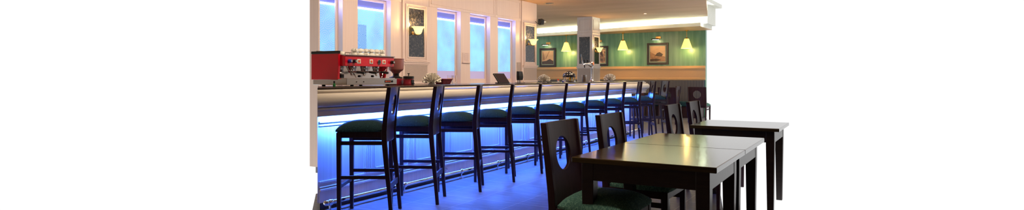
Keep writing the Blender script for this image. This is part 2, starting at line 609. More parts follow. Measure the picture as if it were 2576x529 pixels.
# --- green end wall with rail, tile band
S(MB().box(-11, -3.98, YG, YG + 0.15, 0, 3.3).build('wall_front', M['green']))
rail = MB()
rail.extrude_xz([(-11, 1.44), (-3.98, 1.44), (-3.98, 1.50), (-11, 1.50)], YG - 0.045, YG)
rail.box(-11, -3.98, YG - 0.03, YG, 1.50, 1.52)
rail.box(-11, -3.98, YG - 0.025, YG, 1.415, 1.44)
S(rail.build('trim_1', M['trimwood'], bevel=0.006))
S(MB().box(-11, -3.98, YG - 0.015, YG, 1.16, 1.415).build('trim_2', M['floral']))
S(MB().box(-11, -3.98, YG - 0.035, YG, 1.10, 1.16).box(-11, -3.98, YG - 0.045, YG, 1.135, 1.15).build('trim_3', M['trimwood'], bevel=0.006))

# --- soffit in front of the green wall, light slot above it
FZ = 2.575
soff = [(-3.80, 16.575), (-3.80, 18.0), (-11, 18.0), (-11, 17.97), (-9.637, 17.93), (-8.1, 17.60), (-6.536, 17.099), (-5.2, 16.80)]
S(MB().prism(soff, FZ, 2.675).build('trim_4', M['cove']))
S(MB().prism([(x, y + 0.004) for x, y in soff], FZ - 0.010, FZ).build('trim_5', M['trimwood']))
inner = [(-3.7, 16.95), (-5.2, 17.15), (-6.5, 17.42), (-8.1, 17.80), (-9.6, 17.97), (-11, 17.985)]
upper = MB()
upper.prism(inner + [(-11, 18.0), (-3.7, 18.0)], 2.675, 3.2)
S(upper.build('trim_6', M['cove']))
S(MB().prism([(-3.55, 16.28), (-3.55, 18.15), (-11, 18.15), (-11, 17.75), (-9.37, 17.5), (-6.48, 16.96)], 3.2, 3.3).build('trim_7', M['cove']))
cl = MB()
off = [(-3.75, 16.76), (-5.2, 16.97), (-6.52, 17.25), (-8.1, 17.69), (-9.5, 17.93)]
for (xa, ya), (xb, yb) in zip(off[:-1], off[1:]):
    cl.prism([(xa, ya - 0.03), (xa, ya + 0.03), (xb, yb + 0.02), (xb, yb - 0.02)], 2.676, 2.688)
tag(cl.build('cove_light', M['coveled']), 'hidden white light strip glowing in the ceiling slot above the green wall', 'light strip')

# --- bar wall with recessed windows
WIN = [(5.52, 5.923), (6.209, 6.898), (8.051, 8.734), (9.03, 9.711), (9.997, 10.691)]
W0, W1 = 5.50, 11.571
ZT, ZB = 2.36, 1.06
REC = 0.115
bw = MB()
edges = [W0] + [v for w in WIN for v in w] + [W1]
for i in range(0, len(edges), 2):
    bw.box(XW - REC, XW, edges[i], edges[i + 1], 0, ZT)
for a, b in WIN:
    bw.box(XW - REC, XW, a, b, 0, ZB)
bw.box(XW - REC, XW, W0, W1, ZT, CEIL)
bw.box(XW - 0.17, XW - REC, W0, W1, 0, CEIL)
S(bw.build('wall_bar', M['cream']))
# upper boards and their seams
ub = MB()
seams = [W0, 6.05, 7.14, 7.815, 9.88, 10.907, W1]
for a, b in zip(seams[:-1], seams[1:]):
    ub.box(XW, XW + 0.012, a + 0.004, b - 0.004, ZT + 0.004, CEIL)
    if b - a > 0.5 and a > 7:
        for (p, q, r_, t_) in ((a + .05, b - .05, 2.74, 2.755), (a + .05, b - .05, 2.41, 2.425)):
            ub.box(XW + 0.012, XW + 0.02, p, q, r_, t_)
        for p in (a + .05, b - .065):
            ub.box(XW + 0.012, XW + 0.02, p, p + .015, 2.41, 2.755)
S(ub.build('trim_8', M['cream'], bevel=0.003))
# small skirting line behind the bar at counter height
S(MB().box(XW, XW + 0.02, W0, W1, 0, 0.12).build('baseboard_bar', M['cream']))

for i, (a, b) in enumerate(WIN):
    w = struct('window_%d' % (i + 1))
    x0 = XW - REC
    fr = MB()
    f = 0.045
    fr.box(x0, x0 + 0.022, a, a + f, ZB, ZT).box(x0, x0 + 0.022, b - f, b, ZB, ZT)
    fr.box(x0, x0 + 0.022, a + f, b - f, ZT - f, ZT).box(x0, x0 + 0.022, a + f, b - f, ZB, ZB + 0.10)
    fr.build('window_frame', M['cream'], w, bevel=0.004)
    MB().box(x0 - 0.002, x0 + 0.008, a + f, b - f, 1.30, 2.195).build('pane', M['pane'], w)
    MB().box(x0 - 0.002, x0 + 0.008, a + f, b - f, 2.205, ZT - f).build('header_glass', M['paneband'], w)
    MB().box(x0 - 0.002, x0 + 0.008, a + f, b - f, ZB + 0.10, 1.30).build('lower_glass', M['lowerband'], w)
    MB().box(x0 + 0.004, x0 + 0.016, a + f, b - f, 2.190, 2.210).build('light_strip', M['winled'], w)
    MB().box(x0 + 0.008, x0 + 0.010, a + f, a + f + (b - a) * (0.34 if i == 1 else 0.13), 1.32, 1.96 if i == 1 else 2.16).build('dim_etched_band', M['etched'], w)  # dimmer glowing strip laid over the pane where backlight is missing


def pilaster(y0, y1, name, sconce_label, mirror_label):
    x = XW + 0.012
    s = MB()
    s.box(XW, x + 0.016, y0, y1, 0, CEIL)
    S(s.build(name, M['cream'], bevel=0.003))
    ym0, ym1 = y0 + (y1 - y0) * 0.20, y1 - (y1 - y0) * 0.17
    zm0, zm1 = 1.515, 2.285
    t = thing('wall_mirror', mirror_label, 'mirror', (x + 0.016, (ym0 + ym1) / 2, zm0))
    yc = (ym0 + ym1) / 2
    hw = (ym1 - ym0) / 2
    H = zm1 - zm0
    MB().box(0, 0.006, -hw, hw, 0, H).build('mirror_glass', M['mirror'], t)
    fr = MB()
    for k, (o1, th_) in enumerate(((0.0, 0.018), (0.022, 0.010), (0.045, 0.02))):
        w_ = 0.020
        fr.box(0, th_, -hw - o1 - w_, -hw - o1, -o1 - w_, H + o1 + w_).box(0, th_, hw + o1, hw + o1 + w_, -o1 - w_, H + o1 + w_)
        fr.box(0, th_, -hw - o1, hw + o1, -o1 - w_, -o1).box(0, th_, -hw - o1, hw + o1, H + o1, H + o1 + w_)
    fr.build('mirror_frame', M['cream'], t, bevel=0.003)
    return yc


def ledge_and_relief(y0, y1, x, tn1, tn2):
    l = MB()
    l.box(XW, x + 0.035, y0, y1 + 0.02, 1.425, 1.445).box(XW, x + 0.022, y0, y1 + 0.01, 1.40, 1.425).box(XW, x + 0.012, y0, y1, 1.385, 1.40)
    l.box(XW, x + 0.022, y0, y1 + 0.01, 1.085, 1.12).box(XW, x + 0.03, y0, y1 + 0.015, 1.03, 1.07)
    S(l.build(tn1, M['cream'], bevel=0.004))
    S(MB().box(x, x + 0.006, y0 + 0.05, y1 - 0.02, 1.12, 1.385).build(tn2, M['relief']))


def sconce(loc, face, label):
    """A glowing flared half-bowl held off the wall by a small bracket. face: +x or -y wall normal."""
    t = thing('wall_sconce', label, 'wall lamp', loc, 0 if face == 'x' else -PI / 2, 'flared glass wall sconces')
    prof = [(0.022, -0.118), (0.044, -0.106), (0.058, -0.078), (0.067, -0.046), (0.080, -0.020), (0.108, 0.0), (0.104, 0.004), (0.074, -0.016), (0.060, -0.046), (0.048, -0.080), (0.018, -0.108)]
    MB().lathe(prof, (0.115, 0, 0), 28).build('lamp_shade', M['sconceglass'], t, smooth=True)
    MB().tube([(0.0, 0, -0.09), (0.05, 0, -0.12), (0.115, 0, -0.122)], 0.007, 8).lathe([(0.03, 0), (0.03, 0.008)], (0.0, 0, -0.09), 16, axis='x').build('bracket', M['brass'], t, smooth=True)
    MB().ball((0.115, 0, -0.03), 0.022).build('bulb', M['bulb'], t, smooth=True)
    dx, dy = (0.115, 0) if face == 'x' else (0, -0.115)
    point_light('sconce_light', (loc[0] + dx, loc[1] + dy, loc[2] + 0.05), 9.0, (1.0, 0.62, 0.24), 0.05)
    return t


yc = pilaster(7.144, 7.763, 'trim_9', '', 'tarnished mirror panel behind the sconce nearest the coffee machine')
ledge_and_relief(7.144, 7.763, XW + 0.028, 'trim_10', 'trim_11')
sconce((XW + 0.034, 7.37, 1.985), 'x', 'glowing flared glass wall sconce nearest the coffee machine')
yc = pilaster(10.907, 11.571, 'trim_12', '', 'tarnished mirror panel behind the sconce at the end of the bar wall')
ledge_and_relief(10.94, 11.571, XW + 0.028, 'trim_13', 'trim_14')
sconce((XW + 0.034, 11.19, 1.99), 'x', 'glowing flared glass wall sconce at the end of the bar wall')
S(MB().box(XW, XW + 0.008, 10.74, 10.895, 1.13, 1.50).build('trim_15', M['relief']))

# --- free-standing square column beyond the bar
cx0, cx1, cy0, cy1 = -6.64, -6.2, 14.76, 15.30
cm = MB().box(cx0, cx1, cy0, cy1, 0, CEIL)
for z0, z1, o in ((2.355, 2.375, 0.006), (1.455, 1.48, 0.022), (1.43, 1.455, 0.012), (1.0, 1.05, 0.02), (0, 0.12, 0.02)):
    cm.box(cx0 - o, cx1 + o, cy0 - o, cy1 + o, z0, z1)
for a, b in ((2.44, 2.72),):
    for z in (a, b):
        cm.box(cx0 + .06, cx1 - .06, cy0 - .008, cy0, z, z + .015).box(cx1, cx1 + .008, cy0 + .07, cy1 - .07, z, z + .015)
    cm.box(cx0 + .06, cx0 + .075, cy0 - .008, cy0, a, b).box(cx1 - .075, cx1 - .06, cy0 - .008, cy0, a, b)
    cm.box(cx1, cx1 + .008, cy0 + .07, cy0 + .085, a, b).box(cx1, cx1 + .008, cy1 - .085, cy1 - .07, a, b)
colm = cm.build('column', M['cream_panel'], bevel=0.003)
S(colm)
S(MB().box(cx0 + 0.02, cx1 - 0.02, cy0 - 0.006, cy0, 1.06, 1.42).build('trim_16', M['relief_x']))
S(MB().box(cx1, cx1 + 0.006, cy0 + 0.02, cy1 - 0.02, 1.06, 1.42).build('trim_17', M['relief']))
t = thing('wall_mirror', 'dark tarnished mirror panel on the left face of the square column', 'mirror', ((cx0 + cx1) / 2, cy0, 1.545))
MB().box(-0.155, 0.155, -0.006, 0, 0, 0.72).build('mirror_glass', M['mirror'], t)
fr = MB()
for o, th_ in ((0, 0.016), (0.02, 0.01)):
    fr.box(-.175 - o, -.155 - o, -th_, 0, -.02 - o, .74 + o).box(.155 + o, .175 + o, -th_, 0, -.02 - o, .74 + o)
    fr.box(-.155 - o, .155 + o, -th_, 0, -.02 - o, -o).box(-.155 - o, .155 + o, -th_, 0, .72 + o, .74 + o)
fr.build('mirror_frame', M['cream_panel'], t, bevel=0.003)
t = thing('wall_mirror', 'narrow tarnished mirror panel behind the sconce on the square column', 'mirror', (cx1, (cy0 + cy1) / 2, 1.545))
MB().box(0, 0.006, -0.17, 0.17, 0, 0.72).build('mirror_glass', M['mirror'], t)
fr = MB()
for o, th_ in ((0, 0.016), (0.02, 0.01)):
    fr.box(0, th_, -.19 - o, -.17 - o, -.02 - o, .74 + o).box(0, th_, .17 + o, .19 + o, -.02 - o, .74 + o)
    fr.box(0, th_, -.17 - o, .17 + o, -.02 - o, -o).box(0, th_, -.17 - o, .17 + o, .72 + o, .74 + o)
fr.build('mirror_frame', M['cream_panel'], t, bevel=0.003)
sconce((cx1 + 0.006, 14.96, 1.975), 'x', 'glowing flared glass wall sconce on the square column')

# ------------------------------------------------------------------ the bar
B0, B1 = 3.70, 12.22


def cut(x):
    """Mitred near end of the bar."""
    return 3.42 + (-3.87 - x) * 0.89


bar = thing('bar_counter', 'long cream panelled bar with bulging cornice lit blue from below', 'bar counter', (0, 0, 0))
PX = -4.17
core = MB().prism([(PX, cut(PX)), (PX, B1 - 0.20), (-4.74, B1 - 0.20), (-4.74, cut(-4.74))], 0.07, 1.088)
core.build('body', M['cream_panel'], bar)
MB().prism([(PX - .03, cut(PX - .06)), (PX - .03, B1 - 0.24), (-4.70, B1 - 0.24), (-4.70, cut(-4.73))], 0.0, 0.07).build('plinth', M['toe_kick'], bar)
SE = -3.95
prof = []
for d, z in ((0.0, 1.088), (0.018, 1.086), (0.024, 1.078), (0.018, 1.068), (0.008, 1.064), (0.008, 1.058)):
    prof.append((d, z))
for k in range(13):
    a = PI * (0.5 - k / 12)
    prof.append((0.020 + 0.062 * max(0, math.cos(a)) ** 0.8, 0.998 + 0.060 * math.sin(a)))
prof += [(0.012, 0.936), (0.036, 0.934), (0.038, 0.918), (0.030, 0.912), (0.022, 0.908), (0.022, 0.862), (-0.215, 0.862), (-0.215, 1.088)]
path = [((SE, B0), (1, 0)), ((SE, B1), (1, 1)), ((-4.70, B1), (0, 1))]
rings = [[(px + d * ox, py + d * oy, z) for d, z in prof] for (px, py), (ox, oy) in path]
rings[0] = [(x_, cut(x_), z_) for x_, y_, z_ in rings[0]]
MB().loft(rings).build('cornice', M['cream_bar'], bar, smooth=True)
fp = MB()
fp.box(PX, PX + 0.012, B0, B1 - 0.20, 0.07, 0.175).box(PX, PX + 0.022, B0, B1 - 0.20, 0.175, 0.195).box(PX, PX + 0.016, B0, B1 - 0.20, 0.205, 0.215).box(PX, PX + 0.01, B0, B1 - 0.20, 0.245, 0.265)
fp.box(PX, PX + 0.014, B0, B1 - 0.20, 0.785, 0.80).box(PX, PX + 0.008, B0, B1 - 0.20, 0.755, 0.765)
fp.build('panel_moulding', M['cream_panel'], bar, bevel=0.003)
y = 4.31
while y < B1 - 0.3:
    pl = MB().box(PX, PX + 0.008, y - 0.055, y + 0.055, 0.265, 0.755)
    for dy in (-0.035, -0.012, 0.012, 0.035):
        pl.box(PX + 0.008, PX + 0.014, y + dy - 0.005, y + dy + 0.005, 0.28, 0.74)
    pl.build('pilaster', M['cream_panel'], bar, bevel=0.002)
    y += 0.634
y = 4.31
while y + 0.634 < B1 - 0.1:
    pn = MB()
    a, b = y + 0.10, y + 0.534
    pn.box(PX, PX + 0.007, a, b, 0.72, 0.732).box(PX, PX + 0.007, a, b, 0.29, 0.302).box(PX, PX + 0.007, a, a + 0.012, 0.29, 0.732).box(PX, PX + 0.007, b - 0.012, b, 0.29, 0.732)
    pn.build('panel_bead', M['cream_panel'], bar, bevel=0.002)
    y += 0.634
for yy in (5.56, 7.0):
    ring = [(0.022 * math.cos(2 * PI * k / 20), 0.022 * math.sin(2 * PI * k / 20)) for k in range(21)]
    MB().tube([(PX + 0.016, yy + u, 0.122 + v) for u, v in ring], 0.003, 8).build('pull_ring', M['steel'], bar, smooth=True)
MB().box(-4.110, -4.085, B0 + 0.0, B1 - 0.22, 0.852, 0.861).build('light_strip', M['barled'], bar)

top = MB()
pts = [(-4.78, cut(-4.78)), (SE + 0.004, cut(SE + 0.004)), (SE + 0.004, B1 - 0.03)]
for k in range(1, 6):
    a = PI / 2 * k / 6
    pts.append((SE - 0.03 + 0.034 * math.cos(a), B1 - 0.03 + 0.034 * math.sin(a)))
pts += [(SE - 0.03, B1 + 0.004), (-4.78, B1 + 0.004)]
top.prism(pts, 1.0885, 1.107)
tag(top.build('stone_slab', M['granite'], bevel=0.004), 'long thin dark stone worktop lying on the cream bar', 'worktop')

# foot rail
fr_ = thing('foot_rail', 'polished steel foot rail on short posts along the foot of the bar', 'foot rail', (-4.072, 0, 0))
MB().tube([(0, 3.71, 0.085), (0, 12.35, 0.085)], 0.020, 16).build('rail', M['chrome'], fr_, smooth=True)
for yy in (3.74, 4.735, 5.75, 6.56, 7.36, 8.4, 9.4, 10.4, 11.4, 12.30):
    MB().lathe([(0.028, 0), (0.028, 0.006), (0.009, 0.010), (0.009, 0.075)], (0, yy, 0), 16).lathe([(0.026, -0.022), (0.030, -0.012), (0.030, 0.012), (0.026, 0.022)], (0, yy, 0.085), 18, axis='y').build('rail_post', M['chrome'], fr_, smooth=True)
for yy in (3.70, 12.36):
    MB().ball((0, yy, 0.085), 0.028).build('end_cap', M['chrome'], fr_, smooth=True)


# ------------------------------------------------------------------ seats
def oval_back(prof, hw, z0, z1, zc, ry, rz, t, bend):
    """Back panel with an oval opening; follows the rake of prof (x over z) and bows by bend across its width."""
    def xo(z):
        for (xa, za), (xb, zb) in zip(prof[:-1], prof[1:]):
            if z <= zb:
                return xa + (xb - xa) * (z - za) / (zb - za)
        return prof[-1][0]
    n, R = 48, 7
    out = []
    for k in range(n):
        a = 2 * PI * k / n
        c, s = math.cos(a), math.sin(a)
        m = min((hw / abs(c)) if abs(c) > 1e-6 else 9, ((z1 - zc) if s > 0 else (zc - z0)) / abs(s) if abs(s) > 1e-6 else 9)
        out.append((c * m, zc + s * m))
    # pull the nearest samples into the corners
    for cy_, cz_ in ((hw, z1), (-hw, z1), (hw, z0), (-hw, z0)):
        i = min(range(n), key=lambda k: (out[k][0] - cy_) ** 2 + (out[k][1] - cz_) ** 2)
        out[i] = (cy_, cz_)
    inn = [(ry * math.cos(2 * PI * k / n), zc + rz * math.sin(2 * PI * k / n)) for k in range(n)]
    mb = MB()
    rows = []
    for side in (-t / 2, t / 2):
        grid = []
        for r in range(R):
            f = r / (R - 1)
            ring = []
            for k in range(n):
                yv = out[k][0] * (1 - f) + inn[k][0] * f
                zv = out[k][1] * (1 - f) + inn[k][1] * f
                xv = xo(zv) + side + bend * (1 - (yv / hw) ** 2)
                ring.append(mb.bm.verts.new((xv, yv, zv)))
            grid.append(ring)
        rows.append(grid)
    for si, grid in enumerate(rows):
        for r in range(R - 1):
            for k in range(n):
                j = (k + 1) % n
                mb.bm.faces.new((grid[r][k], grid[r][j], grid[r + 1][j], grid[r + 1][k]))
    for k in range(n):
        j = (k + 1) % n
        mb.bm.faces.new((rows[0][0][k], rows[0][0][j], rows[1][0][j], rows[1][0][k]))
        mb.bm.faces.new((rows[0][-1][k], rows[0][-1][j], rows[1][-1][j], rows[1][-1][k]))
    return mb


def cushion(x0, x1, hw0, hw1, z0, rim, crown):
    """Domed upholstered seat: x0 front (half width hw0), x1 rear (half width hw1)."""
    n = 18
    mb = MB()
    g = []
    for i in range(n + 1):
        u = -1 + 2 * i / n
        row = []
        for j in range(n + 1):
            v = -1 + 2 * j / n
            # round the plan corners a little
            k = 1 - 0.05 * (abs(u) ** 6) * (abs(v) ** 6)
            x = (x0 + x1) / 2 + (x1 - x0) / 2 * u * k
            hw = hw0 + (hw1 - hw0) * (u + 1) / 2
            z = z0 + rim + crown * (max(0, 1 - abs(u) ** 3.2) ** 0.62) * (max(0, 1 - abs(v) ** 3.2) ** 0.62)
            row.append(mb.bm.verts.new((x, hw * v * k, z)))
        g.append(row)
    for i in range(n):
        for j in range(n):
            mb.bm.faces.new((g[i][j], g[i + 1][j], g[i + 1][j + 1], g[i][j + 1]))
    loop = [g[i][0] for i in range(n + 1)] + [g[n][j] for j in range(1, n + 1)] + [g[i][n] for i in range(n - 1, -1, -1)] + [g[0][j] for j in range(n - 1, 0, -1)]
    low = [mb.bm.verts.new((v.co.x * 1.0, v.co.y, z0)) for v in loop]
    m_ = len(loop)
    for i in range(m_):
        j = (i + 1) % m_
        mb.bm.faces.new((loop[i], loop[j], low[j], low[i]))
    mb.bm.faces.new(low)
    return mb


def make_seat(name, label, cat, group, H, zs, wood_m, cloth, hole, low_bars, hw=0.195, depth=0.44):
    """Wooden seat facing -x, origin on the floor between the rear feet. zs: seat frame top; H: top of the back."""
    t = thing(name, label, cat, (0, 0, 0), 0, group)
    k = zs / 0.735
    rear = [(0.0, 0.0), (-0.018, 0.22 * k), (-0.042, 0.45 * k), (-0.058, 0.64 * k), (-0.060, zs), (-0.050, zs + 0.12), (-0.018 if zs > .6 else 0.0, H)]
    if zs < 0.6:
        rear = [(0.0, 0.0), (-0.02, 0.15), (-0.05, 0.33), (-0.058, zs), (-0.050, zs + 0.10), (0.0, H)]
    wx = [0.030, 0.034, 0.040, 0.044, 0.044, 0.042, 0.034] if zs > .6 else [0.032, 0.038, 0.044, 0.046, 0.044, 0.038]
    for s in (-1, 1):
        MB().bar(rear, s * hw, 0.032, wx).build('rear_leg', wood_m, t, bevel=0.004)
    xf = -depth
    for s in (-1, 1):
        MB().bar([(xf, 0), (xf, zs - 0.005)], s * (hw + 0.005), [0.030, 0.040], [0.030, 0.040]).build('front_leg', wood_m, t, bevel=0.004)
    sp = [p for p in rear]
    oval_back(sp, hw - 0.014, zs - (0.09 if zs > .6 else 0.0), H, hole[0], hole[1], hole[2], 0.018, 0.014).build('backrest', wood_m, t, smooth=True)
    fr = MB()
    a0, a1 = zs - 0.052, zs
    fr.box(xf + 0.015, -0.07, -hw - 0.012, -hw + 0.010, a0, a1).box(xf + 0.015, -0.07, hw - 0.010, hw + 0.012, a0, a1)
    fr.box(xf - 0.016, xf + 0.008, -hw - 0.012, hw + 0.012, a0, a1).box(-0.085, -0.062, -hw, hw, a0, a1)
    fr.build('seat_frame', wood_m, t, bevel=0.003)
    cushion(xf - 0.035, -0.075, hw + 0.035, hw + 0.012, zs, 0.016, 0.072).build('seat', cloth, t, smooth=True)
    u0, u1 = zs - 0.113, zs - 0.080
    for s in (-1, 1):
        MB().box(xf + 0.01, -0.05, s * hw - 0.009, s * hw + 0.009, u0, u1).build('side_stretcher', wood_m, t, bevel=0.002)
    if low_bars:
        for s in (-1, 1):
            MB().box(xf + 0.01, -0.025, s * hw - 0.009, s * hw + 0.009, 0.335, 0.365).build('side_stretcher', wood_m, t, bevel=0.002)
        MB().box(-0.032, -0.014, -hw, hw, 0.24, 0.29).build('rear_stretcher', wood_m, t, bevel=0.002)
        MB().box(xf - 0.010, xf + 0.010, -hw, hw, 0.255, 0.285).build('foot_bar', wood_m, t, bevel=0.002)
    return t


stools = [(-3.521, 3.984, 30.5), (-3.519, 4.632, 26.8), (-3.521, 5.346, 29.3), (-3.508, 6.022, 28.7), (-3.503, 6.71, 27.0), (-3.494, 7.464, 25.3), (-3.502, 8.26, 23.6), (-3.514, 9.07, 23.0), (-3.529, 9.897, 21.9), (-3.534, 10.729, 25.9), (-3.541, 11.56, 29.6), (-3.534, 12.365, 36.8)]
ords = ['nearest the espresso machine', 'second from the espresso machine end', 'third from the espresso machine end', 'fourth from the espresso machine end', 'fifth from the espresso machine end', 'sixth in the row, behind the corner of the near dining table', 'seventh in the row', 'eighth in the row, above the second dining chair', 'fifth from the far end', 'fourth from the far end', 'second to third last, by the rounded cornice end', 'last in the row, past the rounded end of the bar']
ords = ['nearest the red espresso machine', 'second from the espresso machine end', 'third from the espresso machine end', 'fourth from the espresso machine end', 'fifth from the espresso machine end', 'sixth from the espresso machine end', 'seventh from the espresso machine end', 'fifth from the far end', 'fourth from the far end', 'third from the far end', 'second from the far end', 'last, beyond the rounded cornice end']
st0 = make_seat('bar_stool', 'dark wood bar stool with teal seat in the row, ' + ords[0], 'bar stool', 'bar stools along the bar', 1.11, 0.735, M['darkwood'], M['teal'], (0.955, 0.095, 0.088), True)
for i, (x, y, a) in enumerate(stools):
    if i == 0:
        st0.location = (x, y, 0); st0.rotation_euler = (0, 0, math.radians(a))
    else:
        dup(st0, (x, y, 0), math.radians(a), 'dark wood bar stool with teal seat in the row, ' + ords[i])

# dining chairs (back on the bar side, facing +x)
ch0 = make_seat('dining_chair', 'dark wood dining chair with oval hole in its back, closest to us', 'chair', 'dining chairs', 0.93, 0.44, M['chairwood'], M['seatgreen'], (0.735, 0.098, 0.102), False, 0.215, 0.475)
ch0.location = (-1.60, 3.305, 0); ch0.rotation_euler = (0, 0, PI)
dup(ch0, (-1.595, 4.118, 0), PI, 'dark wood dining chair with oval hole in its back at the second joined table')
dup(ch0, (-1.59, 5.770, 0), PI, 'dark wood dining chair with oval hole, third back from us at the farther table')
dup(ch0, (-1.60, 6.625, 0), PI, 'dark wood dining chair cut by the right edge, behind the corner of the farther table')
for (x, y, r, lb) in ((-4.24, 14.90, PI * 0.5, 'dark chair facing the banquette, right behind the last bar stool'),
                      (-4.45, 16.78, 0.0, 'dark chair turned side on at the small table by the banquette'),
                      (-3.70, 15.75, PI * 0.5, 'dark chair with oval hole facing the banquette at the right edge'),
                      (-5.42, 16.0, PI * 0.5, 'dark chair facing the banquette behind the second last bar stool')):
    dup(ch0, (x, y, 0), r + (0 if abs(r - PI / 2) > .01 else PI), lb)


# ------------------------------------------------------------------ tables
def make_table(label, x0, x1, y0, y1):
    cx, cy = (x0 + x1) / 2, (y0 + y1) / 2
    w, d = (x1 - x0) / 2, (y1 - y0) / 2
    t = thing('dining_table', label, 'table', (cx, cy, 0), 0, 'dark dining tables')
    MB().box(-w, w, -d, d, 0.72, 0.75).build('tabletop', M['tablewood'], t, bevel=0.004)
    ap = MB()
    ap.box(-w + .05, w - .05, -d + .045, -d + .07, 0.62, 0.72).box(-w + .05, w - .05, d - .07, d - .045, 0.62, 0.72)
    ap.box(-w + .045, -w + .07, -d + .05, d - .05, 0.62, 0.72).box(w - .07, w - .045, -d + .05, d - .05, 0.62, 0.72)
    ap.build('apron', M['tableleg'], t, bevel=0.002)
    for sx in (-1, 1):
        for sy in (-1, 1):
            px, py = sx * (w - .078), sy * (d - .078)
            rings = []
            for z, h in ((0, .026), (0.60, .035), (0.719, .035)):
                rings.append([(px - h, py - h, z), (px + h, py - h, z), (px + h, py + h, z), (px - h, py + h, z)])
            MB().loft(rings).build('leg', M['tableleg'], t, bevel=0.003)
    return t


make_table('dark varnished square dining table closest to us, in the right foreground', -1.405, -0.62, 3.045, 3.872)
make_table('dark varnished square dining table pushed against the far side of the nearest one', -1.405, -0.62, 3.878, 4.70)
make_table('dark dining table at the right edge beyond the lone chair', -1.39, -0.62, 5.60, 6.40)
make_table('small dark table in front of the banquette at the back', -5.45, -4.75, 16.55, 17.25)

# banquette along the green wall
bq = thing('banquette', 'long banquette with striped grey blue back along the green wall', 'bench', (-7.45, YG, 0))
MB().box(-3.4, 3.45, -0.10, -0.002, 0.40, 1.095).build('backrest', M['stripe'], bq, bevel=0.02)
MB().box(-3.4, 3.45, -0.58, -0.10, 0.33, 0.47).build('seat', M['teal'], bq, bevel=0.03, segs=3)
MB().box(-3.38, 3.43, -0.54, -0.02, 0.0, 0.33).build('base', M['chairwood'], bq, bevel=0.004)

# ------------------------------------------------------------------ things on the end wall
for i, (x, lb) in enumerate(((-8.36, 'yellow glass pendant lamp left of the square column'), (-6.42, 'yellow glass pendant lamp between the second and third pictures'), (-4.46, 'yellow glass pendant lamp nearest the right edge'))):
    y = 17.72
    t = thing('pendant_lamp', lb, 'pendant lamp', (x, y, FZ - 0.01), 0, 'yellow pendant lamps along the green wall')
    MB().lathe([(0.055, 0), (0.055, -0.008), (0.018, -0.035)], (0, 0, 0), 20).build('canopy', M['brass'], t, smooth=True)
    MB().tube([(0, 0, -0.02), (0, 0, -0.25)], 0.009, 8).build('rod', M['brass'], t, smooth=True)
    MB().lathe([(0.020, -0.215), (0.040, -0.235), (0.045, -0.26), (0.02, -0.262)], (0, 0, 0), 20).build('cap', M['brass'], t, smooth=True)
    prof = [(0.062, -0.250), (0.115, -0.40), (0.158, -0.52), (0.162, -0.535), (0.158, -0.535), (0.110, -0.40), (0.057, -0.252)]
    MB().lathe(prof, (0, 0, 0), 32, caps=False).build('lamp_shade', M['pendantglass'], t, smooth=True)
    MB().ball((0, 0, -0.41), 0.045).build('bulb', M['bulb'], t, smooth=True)
    point_light('pendant_light', (x, y, FZ - 0.01 - 0.57), 11.0, (1.0, 0.62, 0.22), 0.05)

